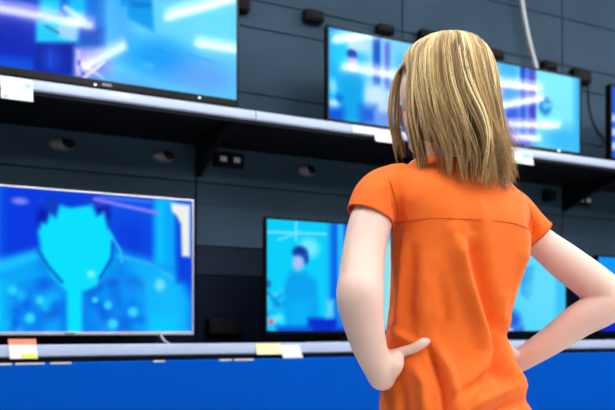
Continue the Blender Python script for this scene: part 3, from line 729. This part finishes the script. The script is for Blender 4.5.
# ---- trousers and shoes (below the frame)
M_jean = mat('dark_denim', (.03, .045, .09), .8, noise=.2, nscale=60)
bm = bmesh.new()
ring_loft(bm, torso_rings(ROWS[10:] + [(458, 480, 1.466, .160, .115, 2.3)], -.013))
for h, ft, s in ((hipL, footL, -1), (hipR, footR, 1)):
    knee = (h + ft) / 2 + FW * .02
    tube(bm, [h + UPV * .02, h - UPV * .12, knee + UPV * .06, knee - UPV * .05, ft + UPV * .16, ft + UPV * .03], [.096, .088, .068, .063, .057, .054], 26, 6, ends=False)
obj('trousers', fuse(bm, .007, 4), M_jean, root, smooth=True)
M_shoe = mat('white_trainer', (.75, .75, .74), .5, noise=.03); M_sole = mat('shoe_sole', (.85, .85, .85), .6, noise=.02)
for ft in (footL, footR):
    q = Vector((ft.x, ft.y, 0))
    bm = bmesh.new(); tube(bm, [q - FW * .05 + UPV * .056, q + FW * .03 + UPV * .060, q + FW * .10 + UPV * .048, q + FW * .165 + UPV * .038], [.042, .044, .042, .030], 20, 5, flat=.85, flat_dir=UPV)
    sh = obj('shoe', bm, M_shoe, root, smooth=True)
    bm = bmesh.new(); tube(bm, [q - FW * .06 + UPV * .014, q + FW * .03 + UPV * .014, q + FW * .11 + UPV * .014, q + FW * .175 + UPV * .014], [.040, .043, .045, .030], 20, 5, flat=.31, flat_dir=UPV)
    obj('sole', bm, M_sole, sh, smooth=True)

# ---- hair: strands that fall from the crown
PL = np.array([(0, 36), (14, 37.5), (25, 43), (36, 52), (45, 64), (51, 79), (54, 98), (54, 120), (50, 142), (46, 162), (44, 185)], float)
PR = np.array([(0, 36), (16, 37), (28, 41), (39, 49), (46, 62), (50, 80), (53, 103), (57, 128), (60, 152), (59, 174), (56, 196)], float)
HX, HD = 444.0, 1.452; KM = HD / F
def prof(th, q):
    """q in 0..10 along the profile from crown to tip -> radius, pixel row"""
    w = (1 + math.sin(th)) / 2; P = PL * (1 - w) + PR * w
    i = min(int(q), 9); t = q - i
    return P[i] * (1 - t) + P[i + 1] * t
def q_end(th):
    a = math.degrees(th); a = (a + 180) % 360 - 180
    ys = np.interp(a, [-180, -135, -112, -90, -60, -35, 0, 30, 60, 90, 135, 180], [150, 150, 150, 158, 160, 172, 180, 187, 189, 187, 178, 150])
    lo, hi = 0., 10.
    for _ in range(18):
        m = (lo + hi) / 2
        if prof(th, m)[1] < ys: lo = m
        else: hi = m
    return lo
def hpos(th, q, k=1.0):
    r, y = prof(th, q); r *= k
    return Vector((HX + 0, 0, 0)), r, y
def hair_pt(th, q, k=1.0, dx=0.):
    r, y = prof(th, q); r *= k
    dep = HD - r * math.cos(th) * KM
    p = at(HX, y, HD); return Vector((p.x + (r * math.sin(th) + dx) * KM, p.y - r * math.cos(th) * KM * 1.02, p.z))
D2R = math.radians
def smooth(a, b, x): t = min(1, max(0, (x - a) / (b - a))); return t * t * (3 - 2 * t)
def flow(a, q):
    """azimuth in degrees of a strand at q, after tucking behind the ear and parting off the face"""
    if -103 < a < -40:
        tgt = -43 + (a + 40) * .10
        return a + (tgt - a) * smooth(1.4, 5.6, q) * .97
    f = (a + 160 + 180) % 360 - 180           # relative to the face
    if abs(f) < 52:
        s = 1 if f > 0 else -1
        return a + (s * (50 + abs(f) * .06) - f) * smooth(2.2, 4.6, q)
    return a
SEG = 15
verts, faces, cols = [], [], []
def strand(pts, rad, c):
    base = len(verts); n = len(pts)
    for i, p in enumerate(pts):
        t = (pts[min(i + 1, n - 1)] - pts[max(i - 1, 0)]).normalized()
        u = t.cross(Vector((.3, -.9, .1))).normalized(); v = t.cross(u)
        s = i / (n - 1); rr = rad * (1 - .85 * max(0, (s - .5) / .5) ** 1.4)
        w_ = .72 * smooth(.45, 1, s); cc = (c * (1 - w_) + c * np.array((.62, .46, .36)) * w_)
        for k in range(3):
            a = k * math.tau / 3; verts.append(p + (u * math.cos(a) + v * math.sin(a)) * rr); cols.append(cc)
    for i in range(n - 1):
        for k in range(3):
            a = base + i * 3; faces.append((a + k, a + (k + 1) % 3, a + 3 + (k + 1) % 3, a + 3 + k))
LIGHT, MID, DARK, ASH = (np.array(srgb(*c)) for c in ((226, 200, 152), (186, 156, 108), (104, 72, 46), (160, 134, 98)))
R = random.Random(11)
def wave(a, q, ph):
    """shared loose wave of the hair: neighbouring locks bend together"""
    n = mn.noise(Vector((a * .018, q * .33, 1.7))) * 9 + mn.noise(Vector((a * .05, q * .5, 8.2))) * 5
    return n * smooth(2.0, 8.0, q) + 3.4 * math.sin(ph + q * 1.15) * smooth(4, 9, q)
NCL = 330
for c in range(NCL):
    a0 = (c + R.random()) / NCL * 360 - 180
    f = (a0 + 160 + 180) % 360 - 180
    if abs(f) < 40 and R.random() < .7: continue
    if -135 < a0 < -103 and R.random() < .5: continue
    k0 = R.choice([.86, .90, .93, .96, .985, 1.005, 1.02]); ph = R.uniform(0, 6.28)
    q0 = R.uniform(.0, 1.1) if R.random() < .7 else R.uniform(1.2, 4.2)
    le = R.choice([R.uniform(-.4, .45), R.uniform(-1.6, .2)]) ; flick = R.gauss(0, 1)
    u = R.random(); base = LIGHT if u < .24 else MID if u < .60 else ASH if u < .86 else DARK
    if k0 < .92: base = base * .55 + DARK * .45
    else: base = base * .75 + MID * .25
    drift = R.gauss(2, 4.5)
    nst = R.randint(9, 20)
    for sN in range(nst):
        da = R.gauss(0, 1.9); dk = R.gauss(0, .014); dl = R.gauss(0, .32); sh = R.uniform(.68, 1.30)
        qe = q_end(D2R(flow(a0, 8))) + le + dl; qs = max(0, q0 + R.uniform(-.25, .5))
        if a0 < -103 and a0 > -135: qe = min(qe, 8.6)
        pts = []
        for i in range(SEG):
            s = i / (SEG - 1); q = min(qs + (qe - qs) * s, 10)
            a = a0 + da * (1.4 - .95 * s * s) + drift * s
            cs = math.cos(D2R(a))
            w0 = wave(a, q, ph) + max(0, cs) * (-7 * math.sin((q - 1) * .55) * smooth(1, 4, q) + 13 * smooth(5.5, 9.5, q))
            if -103 < a0 < -40:
                m_ = 1 - .8 * smooth(2.2, 5, q); a = flow(a0, q) + (a - a0 + w0 * .7) * m_ + 10 * max(0, (q - 7.5)) * m_
            elif a0 <= -103: a = flow(a0, q) + (a - a0 + w0 * .35) * (1 - .55 * smooth(2, 5, q))
            else: a = flow(a0, q) + a - a0 + w0
            if a0 > -40: a = max(a, -49 + 4 * math.sin(ph)) if q > 4 else a
            k = k0 + dk * (1.2 - .6 * s) + .014 * math.sin(ph * 2 + q * 1.3)
            end = smooth(.8, 1, s)
            sn = math.sin(D2R(a))
            k += end * (.035 * flick + .05 * max(0, sn) - .07 * (1 - max(0, sn)))
            pts.append(hair_pt(D2R(a), q, k, dx=end * 11 * max(0, sn + .1) * R.uniform(-.15, 1) ** 2))
        strand(pts, R.uniform(.0006, .00105), base * sh * np.array((1.30, 1.38, 1.40)))
# a few loose flyaways
for c in range(110):
    a0 = R.uniform(-100, 120); q0 = R.uniform(0, 6); pts = []; kk = R.uniform(1.0, 1.035)
    for i in range(SEG):
        s = i / (SEG - 1); q = q0 + 3.5 * s; a = flow(a0 + 10 * s * math.sin(c), q) + 7 * math.sin(2.2 * s + c)
        pts.append(hair_pt(D2R(a), min(q, 9.6), kk + .03 * s * math.sin(c * 1.7)))
    strand(pts, .00036, LIGHT * .8 + MID * .2)
me = bpy.data.meshes.new('hair'); me.from_pydata([tuple(v) for v in verts], [], faces)
ca = me.color_attributes.new('tint', 'FLOAT_COLOR', 'POINT')
ca.data.foreach_set('color', np.concatenate([np.clip(np.array(cols), 0, 1), np.ones((len(cols), 1))], 1).ravel().astype(np.float32))
M_hair = mat('blonde_hair', (.5, .35, .2), .45, spec=.3)
nt = M_hair.node_tree; b = nt.nodes['Principled BSDF']; at_ = nt.nodes.new('ShaderNodeAttribute'); at_.attribute_name = 'tint'
nt.links.new(at_.outputs['Color'], b.inputs['Base Color'])
hair = obj('hair', me, M_hair, root, smooth=True)
# under-layer of hair close to the head
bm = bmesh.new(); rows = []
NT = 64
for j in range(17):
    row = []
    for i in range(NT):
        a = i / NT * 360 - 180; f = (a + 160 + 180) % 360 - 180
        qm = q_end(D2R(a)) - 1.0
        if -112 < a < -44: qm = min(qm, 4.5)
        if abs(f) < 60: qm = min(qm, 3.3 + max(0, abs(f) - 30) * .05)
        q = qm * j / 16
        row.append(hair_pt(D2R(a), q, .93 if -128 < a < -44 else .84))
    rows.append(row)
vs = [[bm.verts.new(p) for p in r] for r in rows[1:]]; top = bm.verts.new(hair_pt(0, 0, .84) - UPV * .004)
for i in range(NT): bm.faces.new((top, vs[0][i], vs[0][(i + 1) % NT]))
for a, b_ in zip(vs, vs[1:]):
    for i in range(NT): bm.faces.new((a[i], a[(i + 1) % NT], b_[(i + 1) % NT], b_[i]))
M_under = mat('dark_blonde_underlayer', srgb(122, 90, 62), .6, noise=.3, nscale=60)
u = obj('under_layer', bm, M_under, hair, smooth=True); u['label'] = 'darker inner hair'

# ------------------------------------------------------------------ camera and view
cam = bpy.data.cameras.new('camera'); co = bpy.data.objects.new('camera', cam); COL.objects.link(co); S.camera = co
co.location = (0, -D, EYE); co.rotation_euler = (math.pi / 2, 0, -PHI)
cam.sensor_width = 36; cam.sensor_fit = 'HORIZONTAL'; cam.lens = F / 615 * 36; cam.shift_y = (HY - 205) / 615; cam.clip_start = .05
cam.dof.use_dof = True; cam.dof.focus_distance = 1.42; cam.dof.aperture_fstop = 4.0
S.view_settings.view_transform = 'Standard'; S.view_settings.look = 'None'; S.view_settings.exposure = 0; S.view_settings.gamma = 1
S.cycles.use_denoising = True; S.cycles.max_bounces = 6
